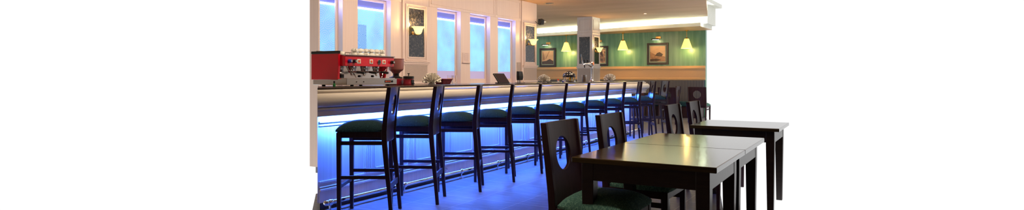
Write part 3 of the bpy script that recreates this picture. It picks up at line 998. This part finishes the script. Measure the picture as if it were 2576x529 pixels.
pics = [(-9.175, 0.31, 1.845, 0.318, 0, 'black framed sepia sailing boat picture left of the square column'),
        (-7.33, 0.32, 1.865, 0.318, 1, 'black framed sepia picture half hidden behind the square column'),
        (-5.405, 0.333, 1.90, 0.332, 2, 'black framed sepia shore picture between the two pendants on the right')]
for x, hw, zc, hh, kind, lb in pics:
    t = thing('framed_picture', lb, 'picture', (x, YG, zc), 0, 'framed pictures on the green wall')
    f = 0.062
    fr = MB()
    fr.box(-hw, -hw + f, -0.035, -0.002, -hh, hh).box(hw - f, hw, -0.035, -0.002, -hh, hh)
    fr.box(-hw + f, hw - f, -0.035, -0.002, -hh, -hh + f).box(-hw + f, hw - f, -0.035, -0.002, hh - f, hh)
    fr.build('frame', M['frame'], t, bevel=0.006)
    a, b = hw - f, hh - f
    MB().box(-a, a, -0.014, -0.004, -b, b).build('mount', M['mat'], t)
    a -= 0.036; b -= 0.036
    if kind == 0:
        p = MB().box(-a, a, -0.018, -0.014, -b, b).build('print', M['sepia_light'], t)
        sh = MB()
        for pts in ([(-a + .015, -b + .12), (-a + .03, b - .03), (-a + .045, b - .03), (-.10, -b + .14)], [(-.09, -b + .17), (.05, b - .005), (.075, b - .005), (-.06, -b + .17)]):
            sh.extrude_xz(pts, -0.0195, -0.018)
        sh.build('sail_shape', M['sepia_mid'], p)
        MB().extrude_xz([(-a, -b), (a, -b), (a, -b + .10), (.08, -b + .17), (-.05, -b + .11), (-a, -b + .09)], -0.020, -0.018).build('hull_shape', M['sepia_dark'], p)
    elif kind == 1:
        p = MB().box(-a, a, -0.018, -0.014, -b, b).build('print', M['sepia_a'], t)
        MB().extrude_xz([(-.02, b - .01), (.12, b - .03), (.15, -.02), (.06, .04)], -0.020, -0.018).build('figure_shape', M['sepia_dark'], p)
    else:
        p = MB().box(-a, a, -0.018, -0.014, -b, b).build('print', M['sepia_light'], t)
        MB().extrude_xz([(-a, -b), (a, -b), (a, -b + .14), (.02, -b + .20), (-.10, -b + .22), (-a, -b + .30)], -0.020, -0.018).build('shore_shape', M['sepia_mid'], p)
        MB().extrude_xz([(-.08, -.06), (.12, -.09), (.17, -.02), (.06, .05), (-.02, .02)], -0.0215, -0.020).build('rock_shape', M['sepia_dark'], p)
        MB().extrude_xz([(-a, -b), (-.03, -b), (.10, -b + .05), (-.04, -b + .09), (-a, -b + .07)], -0.0215, -0.020).build('rock_shape', M['sepia_dark'], p)
    zl = zc + hh + 0.10
    t2 = thing('picture_light', 'small brass picture light above the ' + ('sailing boat picture', 'picture behind the column', 'shore picture')[kind], 'picture light', (x, YG, zl), 0, 'picture lights')
    MB().box(-0.06, 0.10, -0.02, -0.002, 0.03, 0.10).build('wall_plate', M['brass'], t2, bevel=0.004)
    MB().tube([(0.0, -0.02, 0.05), (0.0, -0.10, 0.05), (0.0, -0.15, 0.02)], 0.007, 8).build('arm', M['brass'], t2, smooth=True)
    MB().lathe([(0.014, -0.13), (0.016, -0.12), (0.016, 0.12), (0.014, 0.13)], (-0.02, -0.16, 0.01), 12, axis='x').build('lamp_tube', M['darkmetal'], t2, smooth=True)
    MB().box(-0.12, 0.08, -0.155, -0.145, -0.010, -0.005).build('bulb', M['downlamp'], t2)
    spot_light('picture_lamp', (x, YG - 0.15, zl - 0.02), (x, YG, zc + hh - 0.05), 2.6, (1.0, 0.72, 0.38), 150, 0.8, 0.06)

# ceiling fittings
for x, y, lb in ((-7.986, 15.479, 'small warm recessed downlight near the black speaker'), (-4.745, 14.72, 'small warm recessed downlight right of the square column')):
    t = thing('downlight', lb, 'downlight', (x, y, CEIL), 0, 'recessed ceiling downlights')
    MB().lathe([(0.035, -0.004), (0.045, -0.007), (0.052, -0.002), (0.052, 0.0)], (0, 0, 0), 24, caps=False).build('trim_ring', M['brass'], t, smooth=True)
    MB().lathe([(0.036, -0.003), (0.036, -0.001)], (0, 0, 0), 24).build('lamp', M['downlamp'], t)
    spot_light('downlight_beam', (x, y, CEIL - 0.02), (x, y, 0), 16, WARM, 110, 0.7, 0.04)
t = thing('ceiling_vent', 'round flat vent in the ceiling above the corner of the bar wall', 'vent', (-5.86, 11.54, CEIL))
MB().lathe([(0.115, 0), (0.11, -0.012), (0.085, -0.016)], (0, 0, 0), 28).build('rim', M['beige'], t, smooth=True)
MB().lathe([(0.08, -0.016), (0.06, -0.022), (0.02, -0.022)], (0, 0, 0), 28).build('grille', M['steel'], t, smooth=True)

# loudspeaker on the corner of the bar wall
t = thing('loudspeaker', 'small black loudspeaker on a bracket at the corner of the bar wall', 'loudspeaker', (-6.12, 11.68, 2.41), 0)
o = MB().loft([[(-.05, -.055, -.06), (.05, -.045, -.055), (.05, .045, -.055), (-.05, .055, -.06)], [(-.05, -.055, .06), (.05, -.045, .055), (.05, .045, .055), (-.05, .055, .06)]]).build('cabinet', M['black'], t, bevel=0.006)
o.rotation_euler = (0.15, 0.32, -0.35)
MB().lathe([(0.038, 0.0), (0.040, 0.004), (0.02, 0.005)], (0.051, 0, 0), 20, axis='x').build('grille', M['darkmetal'], o)
MB().tube([(.0, -.04, -.03), (.02, -.09, -.075), (.015, -.14, -.07), (-.02, -.175, -.03), (-.048, -.185, 0.0)], 0.006, 8).build('bracket', M['darkmetal'], t, smooth=True)

# notice in a clear stand on the wall between two windows
t = thing('notice_holder', 'printed notice in a clear holder on the wall between two glowing windows', 'notice', (XW, 8.885, 1.45))
MB().box(0.0, 0.008, -0.105, 0.105, 0.0, 0.185).box(0.0, 0.03, -0.115, 0.115, -0.006, 0.012).build('holder', M['notice'], t, bevel=0.002)
sh = MB().box(0.008, 0.010, -0.095, 0.095, 0.016, 0.18).build('sheet', M['notice'], t)
ln = MB()
for k in range(9):
    z = 0.145 - k * 0.013
    ln.box(0.010, 0.0105, -0.08, -0.08 + (0.06 + 0.02 * ((k * 5) % 3)), z, z + 0.004)
    ln.box(0.010, 0.0105, 0.01, 0.01 + (0.05 + 0.01 * ((k * 7) % 3)), z, z + 0.004)
ln.box(0.010, 0.0105, -0.04, 0.05, 0.163, 0.170)
ln.build('print_lines', plain('faded_ink', (0.56, 0.44, 0.40), 0.8), t)

# ------------------------------------------------------------------ espresso machine
TZ = 1.107
em = thing('espresso_machine', 'red and steel three group espresso machine on the left end of the bar', 'espresso machine', (-4.22, 4.08, TZ))
Lm = 0.71      # front length along the bar
MB().box(-0.46, 0.0, 0.0, Lm, 0.012, 0.072).build('base', M['steel'], em, bevel=0.004)
MB().box(-0.43, -0.012, 0.02, Lm - 0.02, 0.0725, 0.078).build('drip_tray', M['chrome'], em)
for fy in (0.10, Lm - 0.10):
    for fx in (-0.03, -0.42):
        MB().lathe([(0.018, 0), (0.018, 0.008), (0.012, 0.013)], (fx, fy, 0), 14).build('foot', M['black'], em)
MB().box(-0.46, -0.19, 0.025, Lm - 0.02, 0.078, 0.195).build('splash_panel', M['chrome'], em)
MB().extrude_xz([(-0.48, 0.062), (-0.115, 0.062), (-0.105, 0.19), (-0.105, 0.315), (-0.48, 0.315)], -0.004, 0.024).build('side_panel', M['red'], em, bevel=0.004)
MB().extrude_xz([(-0.44, 0.078), (-0.16, 0.078), (-0.13, 0.19), (-0.13, 0.20), (-0.44, 0.20)], Lm - 0.02, Lm + 0.004).build('side_panel', M['red'], em, bevel=0.004)
MB().box(-0.46, -0.045, 0.025, Lm + 0.005, 0.195, 0.296).build('control_box', M['red'], em, bevel=0.004)
MB().box(-0.455, -0.035, 0.024, Lm + 0.012, 0.2965, 0.306).build('cup_tray', M['steel'], em, bevel=0.003)
tr = MB()
tr.tube([(-0.06, 0.04, 0.306), (-0.06, 0.04, 0.322), (-0.06, 0.10, 0.322), (-0.06, 0.10, 0.306)], 0.004, 6)
tr.tube([(-0.44, 0.03, 0.306), (-0.44, 0.03, 0.345), (-0.44, Lm, 0.345), (-0.44, Lm, 0.306)], 0.005, 6)
tr.build('cup_rail', M['chrome'], em, smooth=True)
MB().box(-0.48, -0.10, -0.006, 0.020, 0.3155, 0.342).build('side_grille', M['darkmetal'], em, bevel=0.003)
fx = -0.045
for yy, mm in ((0.075, M['bluecap']), (0.135, M['black']), (Lm - 0.035, M['black'])):
    kn = MB().lathe([(0.017, 0), (0.019, 0.006), (0.017, 0.032), (0.014, 0.036)], (fx, yy, 0.243), 18, axis='x').build('knob', mm, em, smooth=True)
    MB().lathe([(0.011, 0.0362), (0.010, 0.040)], (fx, yy, 0.243), 16, axis='x').build('knob_cap', M['steel'], kn, smooth=True)
for yy in (0.205, 0.375, 0.56):
    sw = MB().box(fx, fx + 0.004, yy - 0.024, yy + 0.024, 0.222, 0.266).build('switch_plate', M['white'], em, bevel=0.002)
    MB().box(fx + 0.004, fx + 0.009, yy - 0.011, yy + 0.011, 0.234, 0.256).build('switch', M['orange'], sw, bevel=0.002)
ga = MB().lathe([(0.022, 0), (0.024, 0.008), (0.020, 0.010)], (fx, 0.487, 0.243), 22, axis='x').build('pressure_gauge', M['chrome'], em, smooth=True)
MB().lathe([(0.019, 0.0102), (0.018, 0.0115)], (fx, 0.487, 0.243), 20, axis='x').build('dial', M['black'], ga)
for yy in (0.175, 0.345, 0.515):
    gh = MB().lathe([(0.036, 0.196), (0.036, 0.180), (0.030, 0.170), (0.030, 0.150), (0.033, 0.148), (0.033, 0.135), (0.020, 0.128)], (-0.115, yy, 0), 24).build('group_head', M['chrome'], em, smooth=True)
    MB().tube([(-0.09, yy, 0.142), (-0.055, yy + 0.004, 0.140), (-0.045, yy + 0.006, 0.139)], 0.008, 10).tube([(-0.115, yy, 0.130), (-0.112, yy, 0.112), (-0.100, yy, 0.104)], [0.014, 0.010, 0.008], 10).build('portafilter', M['steel'], gh, smooth=True)
    MB().tube([(-0.048, yy + 0.005, 0.139), (-0.02, yy + 0.012, 0.136), (0.022, yy + 0.022, 0.132), (0.036, yy + 0.025, 0.131)], [0.010, 0.013, 0.014, 0.009], 12).build('handle', M['black'], gh, smooth=True)
for yy, sg in ((0.07, 1), (Lm - 0.08, -1)):
    MB().tube([(-0.08, yy, 0.195), (-0.07, yy + 0.01 * sg, 0.17), (-0.07, yy + 0.02 * sg, 0.155), (-0.06, yy + 0.07 * sg, 0.145), (-0.05, yy + 0.085 * sg, 0.11), (-0.045, yy + 0.10 * sg, 0.085)], 0.005, 8).build('steam_wand', M['chrome'], em, smooth=True)
for yy in (0.358, 0.547):
    MB().lathe([(0.011, 0), (0.011, 0.012), (0.008, 0.015)], (-0.19, yy, 0.097), 16, axis='x').build('drain_knob', M['black'], em, smooth=True)
MB().box(-0.19, -0.172, 0.095, 0.135, 0.080, 0.116).build('socket_box', M['black'], em, bevel=0.003)
for yy in (0.13, 0.225):
    MB().lathe([(0.006, 0), (0.006, 0.003)], (0.0, yy, 0.042), 12, axis='x').build('screw', M['darkmetal'], em)
MB().lathe([(0.012, 0), (0.012, 0.006), (0.006, 0.007)], (0.0, 0.635, 0.044), 16, axis='x').build('drain_knob', M['black'], em)
lp = MB().box(0.0, 0.003, 0.525, 0.612, 0.030, 0.056).build('logo_plate', M['black'], em)
MB().lathe([(0.008, 0.003), (0.007, 0.0045)], (0, 0.540, 0.043), 18, axis='x').build('emblem', M['orange'], lp)


def text_mesh(name, body, size, mat, parent, loc, rot):
    c = bpy.data.curves.new(name, 'FONT')
    c.body = body
    c.size = size
    c.extrude = 0.0006
    c.align_x = 'CENTER'
    c.align_y = 'CENTER'
    tmp = bpy.data.objects.new('lettering', c)
    COL.objects.link(tmp)
    dg = bpy.context.evaluated_depsgraph_get()
    me = bpy.data.meshes.new_from_object(tmp.evaluated_get(dg))
    bpy.data.objects.remove(tmp)
    me.materials.clear()
    me.materials.append(mat)
    o = bpy.data.objects.new(name, me)
    COL.objects.link(o)
    o.parent = parent
    o.location = loc
    o.rotation_euler = rot
    return o


text_mesh('lettering', 'FIAMMA', 0.017, M['orange'], lp, (0.0036, 0.579, 0.043), (PI / 2, 0, PI / 2))

# cups upside down on the cup tray
ct = TZ + 0.306
cup0 = None
for layer in range(2):
    for k in range(6):
        lb = 'white espresso cup on the red machine, %s from the left in the %s layer' % (('first', 'second', 'third', 'fourth', 'fifth', 'sixth')[k], ('lower', 'upper')[layer])
        loc = (-4.22 - 0.13, 4.08 + 0.235 + k * 0.077, ct + 0.001 + layer * 0.0345)
        if cup0 is None:
            cup0 = thing('espresso_cup', lb, 'cup', loc, 0, 'white cups on the espresso machine')
            MB().lathe([(0.036, 0.0), (0.037, 0.002), (0.035, 0.018), (0.028, 0.028), (0.018, 0.031), (0.018, 0.034)], (0, 0, 0), 24).build('bowl', M['white'], cup0, smooth=True)
            MB().tube([(0.034, 0.0, 0.026), (0.046, 0.0, 0.024), (0.050, 0, 0.016), (0.046, 0, 0.008), (0.036, 0, 0.006)], 0.0035, 8).build('handle', M['white'], cup0, smooth=True)
        else:
            dup(cup0, loc, 0.5 * ((k * 3 + layer) % 5) - 1, lb)
dup(cup0, (-4.22 - 0.15, 4.08 + 0.085, ct + 0.001), 2.6, 'white espresso cup alone at the left end of the machine top, front one')
dup(cup0, (-4.22 - 0.25, 4.08 + 0.10, ct + 0.001), 2.0, 'white espresso cup alone at the left end of the machine top, rear one')

# small bottle, grinder, canister
t = thing('small_bottle', 'tiny green bottle with black cap standing before the red machine', 'bottle', (-4.25, 3.955, TZ))
MB().lathe([(0.012, 0), (0.013, 0.004), (0.013, 0.022), (0.007, 0.030), (0.007, 0.034)], (0, 0, 0), 16).build('body', M['green_glass'], t, smooth=True)
MB().lathe([(0.009, 0.0335), (0.009, 0.050), (0.007, 0.052)], (0, 0, 0), 14).build('cap', M['black'], t, smooth=True)

t = thing('coffee_grinder', 'coffee grinder with tall smoky red bean hopper right of the machine', 'coffee grinder', (-4.475, 5.065, TZ))
MB().box(-0.09, 0.075, -0.085, 0.06, 0.0, 0.072).build('body', M['darkred'], t, bevel=0.008)
MB().lathe([(0.075, 0.073), (0.075, 0.086), (0.05, 0.096), (0.034, 0.104), (0.034, 0.128)], (0, 0, 0), 24).build('collar', M['black'], t, smooth=True)
hp = MB().lathe([(0.036, 0.128), (0.050, 0.145), (0.078, 0.165), (0.083, 0.180), (0.087, 0.280), (0.087, 0.284)], (0, 0, 0), 28).build('hopper', M['hopper'], t, smooth=True)
MB().lathe([(0.089, 0.2845), (0.089, 0.292), (0.06, 0.296)], (0, 0, 0), 28).build('hopper_lid', M['hopper'], t, smooth=True)
t = thing('coffee_canister', 'low dark red dosing canister with plunger knob beside the grinder', 'canister', (-4.315, 5.09, TZ))
MB().lathe([(0.058, 0), (0.060, 0.006), (0.060, 0.020), (0.056, 0.030), (0.056, 0.070)], (0, 0, 0), 24).build('drum', M['darkred'], t, smooth=True)
MB().box(0.050, 0.062, -0.022, 0.020, 0.006, 0.058).box(0.05, 0.075, -0.012, 0.012, 0.012, 0.024).build('dosing_lever', M['black'], t, bevel=0.003)
MB().lathe([(0.060, 0.0705), (0.060, 0.094), (0.056, 0.098), (0.02, 0.10)], (0, 0, 0), 24).build('lid', M['black'], t, smooth=True)
MB().lathe([(0.005, 0.10), (0.005, 0.122), (0.014, 0.124), (0.014, 0.130), (0.006, 0.132)], (0, 0, 0), 14).build('plunger', M['darkmetal'], t, smooth=True)


# napkin fans
def napkin_fan(label, loc, R, seed):
    rnd = random.Random(seed)
    t = thing('napkin_fan', label, 'napkins', loc, 0, 'napkin fans on the bar')
    MB().lathe([(R * .42, 0), (R * .42, 0.006), (R * .30, 0.010), (R * .26, R * .35), (R * .24, R * .36)], (0, 0, 0), 20).build('holder', M['white'], t, smooth=True)
    mb = MB()
    for ring, (el, cnt, rr) in enumerate(((6, 13, 1.0), (24, 14, 1.03), (42, 13, 1.0), (60, 10, 1.02), (78, 6, 0.98))):
        for k in range(cnt):
            az = 2 * PI * (k + 0.5 * (ring % 2)) / cnt + rnd.uniform(-.12, .12)
            e = math.radians(el + rnd.uniform(-6, 6))
            d = Vector((math.cos(az) * math.cos(e), math.sin(az) * math.cos(e), math.sin(e)))
            side = Vector((-math.sin(az), math.cos(az), 0))
            up = d.cross(side)
            L_ = R * rr * rnd.uniform(.92, 1.05)
            w0, w1 = R * .04, R * .17
            base = Vector((0, 0, R * .22)) + d * R * .12
            tip = base + d * (L_ - R * .12)
            if tip.z < 0.012:
                tip.z = 0.012
            f = up * (R * .08)
            ths = up * 0.0016
            rings = []
            for c, w in ((base, w0), (tip, w1)):
                fl = f * (w / w1)
                rings.append([tuple(c - side * w - fl), tuple(c + fl), tuple(c + side * w - fl), tuple(c + side * w - fl + ths), tuple(c + fl + ths), tuple(c - side * w - fl + ths)])
            mb.loft(rings)
    mb.build('napkins', M['paper'], t)
    return t


napkin_fan('fan of folded white napkins nearest the espresso machine', (-4.30, 5.48, TZ), 0.115, 1)
napkin_fan('fan of folded white napkins at the end of the bar wall, left of the salt', (-4.30, 8.29, TZ), 0.105, 2)
napkin_fan('fan of folded white napkins right of the beer tap', (-4.42, 11.44, TZ), 0.125, 3)

# woven basket
t = thing('woven_basket', 'small dark red woven basket beside the first napkin fan', 'basket', (-4.55, 6.03, TZ))
def rr(hx, hy, z):
    return [(-hx, -hy, z), (hx, -hy, z), (hx, hy, z), (-hx, hy, z)]
MB().loft([rr(.055, .075, 0), rr(.075, .098, .062), rr(.070, .092, .062), rr(.050, .070, .006)]).build('wall', plain('dark_red_wicker', (0.13, 0.012, 0.03), 0.6, var=0.7, scale=(90, 90, 90), bump=0.6), t, bevel=0.002)
MB().tube([(-.075, -.098, .062), (.075, -.098, .062), (.075, .098, .062), (-.075, .098, .062), (-.075, -.098, .062)], 0.005, 8).build('rim', M['darkred'], t, smooth=True)

# glasses behind the basket
for k, (gx, gy) in enumerate(((-4.66, 6.33), (-4.68, 6.45))):
    t = thing('drinking_glass', 'clear upturned glass right of the basket, %s one' % ('left', 'right')[k], 'glass', (gx, gy, TZ), 0, 'clear glasses on the bar')
    mg = bpy.data.materials.get('clear_glass')
    if mg is None:
        mg, N, L, B = new_mat('clear_glass')
        B.inputs['Transmission Weight'].default_value = 1.0
        B.inputs['Roughness'].default_value = 0.03
        B.inputs['IOR'].default_value = 1.25
        B.inputs['Base Color'].default_value = (0.93, 0.94, 0.97, 1)
    MB().lathe([(0.034, 0.0), (0.036, 0.05), (0.040, 0.11), (0.0385, 0.11), (0.0345, 0.05), (0.031, 0.006)], (0, 0, 0), 24).build('tumbler', mg, t, smooth=True)

# tilted monitor
t = thing('till_monitor', 'dark flat monitor tilted back on the bar before the last window', 'monitor', (-4.15, 6.87, TZ + 0.004))
o = MB().box(-0.018, 0, -0.135, 0.135, 0, 0.165).build('screen_case', M['black'], t, bevel=0.003)
o.rotation_euler = (0, math.radians(-36), 0)
MB().box(0.0, 0.0012, -0.118, 0.118, 0.014, 0.148).build('screen', M['screen'], o)
MB().box(-0.12, -0.012, -0.06, 0.06, -0.0035, 0.010).box(-0.09, -0.07, -0.03, 0.03, 0.010, 0.075).build('stand', M['black'], t, bevel=0.003)

# handset on a stand
t = thing('card_terminal', 'upright black handset on a small stand beside the pilaster', 'terminal', (-4.30, 7.54, TZ))
MB().box(-0.045, 0.045, -0.075, 0.075, 0, 0.006).build('stand_base', M['black'], t, bevel=0.002)
for yy in (-0.05, 0.0):
    MB().box(-0.012, 0.006, yy, yy + 0.008, 0.006, 0.06).build('stand_post', M['steel'], t)
cs = MB().loft([[(-.022, -.06, .040), (.020, -.06, .045), (.030, .03, .040), (.020, .050, .045), (-.022, .05, .040)], [(-.022, -.066, .10), (.026, -.066, .10), (.040, .02, .10), (.028, .062, .10), (-.022, .06, .10)], [(-.022, -.062, .172), (.016, -.062, .168), (.024, .03, .170), (.014, .052, .168), (-.022, .05, .172)]]).build('handset', M['black'], t, bevel=0.006)
MB().box(0.030, 0.034, 0.030, 0.045, 0.09, 0.11).build('indicator', M['white'], cs)

# salt and pepper
t = thing('salt_shaker', 'white shaker with orange red cap on the bar', 'shaker', (-4.20, 8.60, TZ))
MB().lathe([(0.018, 0), (0.019, 0.004), (0.016, 0.034)], (0, 0, 0), 18).build('body', M['white'], t, smooth=True)
MB().lathe([(0.0185, 0.034), (0.0185, 0.046), (0.012, 0.054)], (0, 0, 0), 18).build('cap', M['orange'], t, smooth=True)
t = thing('pepper_shaker', 'round blue shaker with white cap on the bar', 'shaker', (-4.18, 8.735, TZ))
MB().ball((0, 0, 0.014), 0.016, sz=.86).build('body', M['bluecap'], t, smooth=True)
MB().lathe([(0.009, 0.025), (0.009, 0.033), (0.005, 0.037)], (0, 0, 0), 14).build('cap', M['white'], t, smooth=True)
t = thing('white_saucer', 'small white dish beside the two shakers on the bar', 'dish', (-4.27, 8.43, TZ))
MB().lathe([(0.03, 0), (0.05, 0.010), (0.055, 0.014), (0.05, 0.013), (0.028, 0.004)], (0, 0, 0), 24).build('dish', M['white'], t, smooth=True)

# black domed holder
dm = thing('domed_caddy', 'black spotted dome lid over a round chrome sachet caddy on the bar', 'caddy', (-4.32, 9.27, TZ))
MB().lathe([(0.105, 0), (0.112, 0.006), (0.112, 0.022), (0.100, 0.028), (0.03, 0.029)], (0, 0, 0), 32).build('tray', M['chrome'], dm, smooth=True)
for k in range(10):
    a = 2 * PI * k / 10
    MB().tube([(0.098 * math.cos(a), 0.098 * math.sin(a), 0.026), (0.104 * math.cos(a), 0.104 * math.sin(a), 0.090)], 0.005, 6).build('rib', M['chrome'], dm, smooth=True)
prof = [(0.108, 0.082), (0.112, 0.090)]
for k in range(1, 9):
    a = PI / 2 * k / 9
    prof.append((0.112 * math.cos(a), 0.090 + 0.096 * math.sin(a)))
prof.append((0.012, 0.186))
do = MB().lathe(prof, (0, 0, 0), 32).build('dome', M['dots'], dm, smooth=True)
for k, (a, mm, lb) in enumerate(((-0.9, 'yellow', 'yellow sugar sachet in the domed caddy, first from the left'), (-0.4, 'paper', 'white sugar sachet in the domed caddy'), (0.05, 'yellow', 'yellow sugar sachet in the middle of the domed caddy'), (0.6, 'yellow', 'yellow sugar sachet in the domed caddy, last on the right'))):
    x, y = -4.32 + 0.07 * math.cos(a), 9.27 + 0.07 * math.sin(a)
    o = MB().box(-0.003, 0.003, -0.017, 0.017, 0, 0.055).build('sugar_sachet', M[mm], bevel=0.002)
    o.location = (x, y, TZ + 0.0295)
    o.rotation_euler = (0, 0, a)
    tag(o, lb, 'sachet', 'sachets in the domed caddy')

# steel tumbler and beer tap
t = tag(MB().lathe([(0.034, 0), (0.036, 0.003), (0.048, 0.122), (0.045, 0.122), (0.033, 0.008)], (0, 0, 0), 28).build('steel_tumbler', M['steel'], smooth=True), 'tapered steel tumbler standing left of the beer tap', 'tumbler')
t.location = (-4.30, 9.86, TZ)
bt = thing('beer_tap', 'curved chrome beer tap tower with black levers on the bar', 'beer tap', (-4.30, 10.22, TZ))
MB().lathe([(0.055, 0), (0.055, 0.008), (0.040, 0.020), (0.028, 0.035), (0.020, 0.06), (0.019, 0.25)], (0, 0, 0), 24).build('tower', M['chrome'], bt, smooth=True)
MB().tube([(0, 0.0, 0.24), (0, 0.0, 0.28), (-.02, -0.04, 0.315), (-.04, -0.08, 0.325), (-.06, -0.13, 0.322), (-.07, -0.19, 0.318), (-.08, -0.215, 0.305)], [0.019, 0.026, 0.034, 0.024, 0.020, 0.019, 0.014], 16).build('arm', M['chrome'], bt, smooth=True)
hd = MB().ball((-0.005, -0.01, 0.325), 0.052, 20, 0.8, 0.9, 1.0).build('head', M['chrome'], bt, smooth=True)
MB().lathe([(0.034, 0), (0.030, 0.006), (0.01, 0.008)], (0.034, -0.012, 0.33), 20, axis='x').build('medallion', M['medallion'], hd, smooth=True)
for yy, xx in ((-0.095, -0.045), (-0.185, -0.070)):
    MB().tube([(xx, yy, 0.33), (xx, yy, 0.36), (xx, yy - 0.004, 0.40)], [0.010, 0.009, 0.016], 10).build('lever', M['black'], bt, smooth=True)
MB().tube([(-.070, -0.185, 0.315), (-.066, -0.19, 0.29), (-.06, -0.195, 0.255)], [0.013, 0.011, 0.009], 10).build('spout', M['black'], bt, smooth=True)
MB().tube([(-.08, -0.215, 0.31), (-.09, -0.235, 0.36), (-.10, -0.245, 0.44), (-.105, -0.25, 0.50)], [0.012, 0.010, 0.009, 0.006], 8).build('tall_lever', M['chrome'], bt, smooth=True)
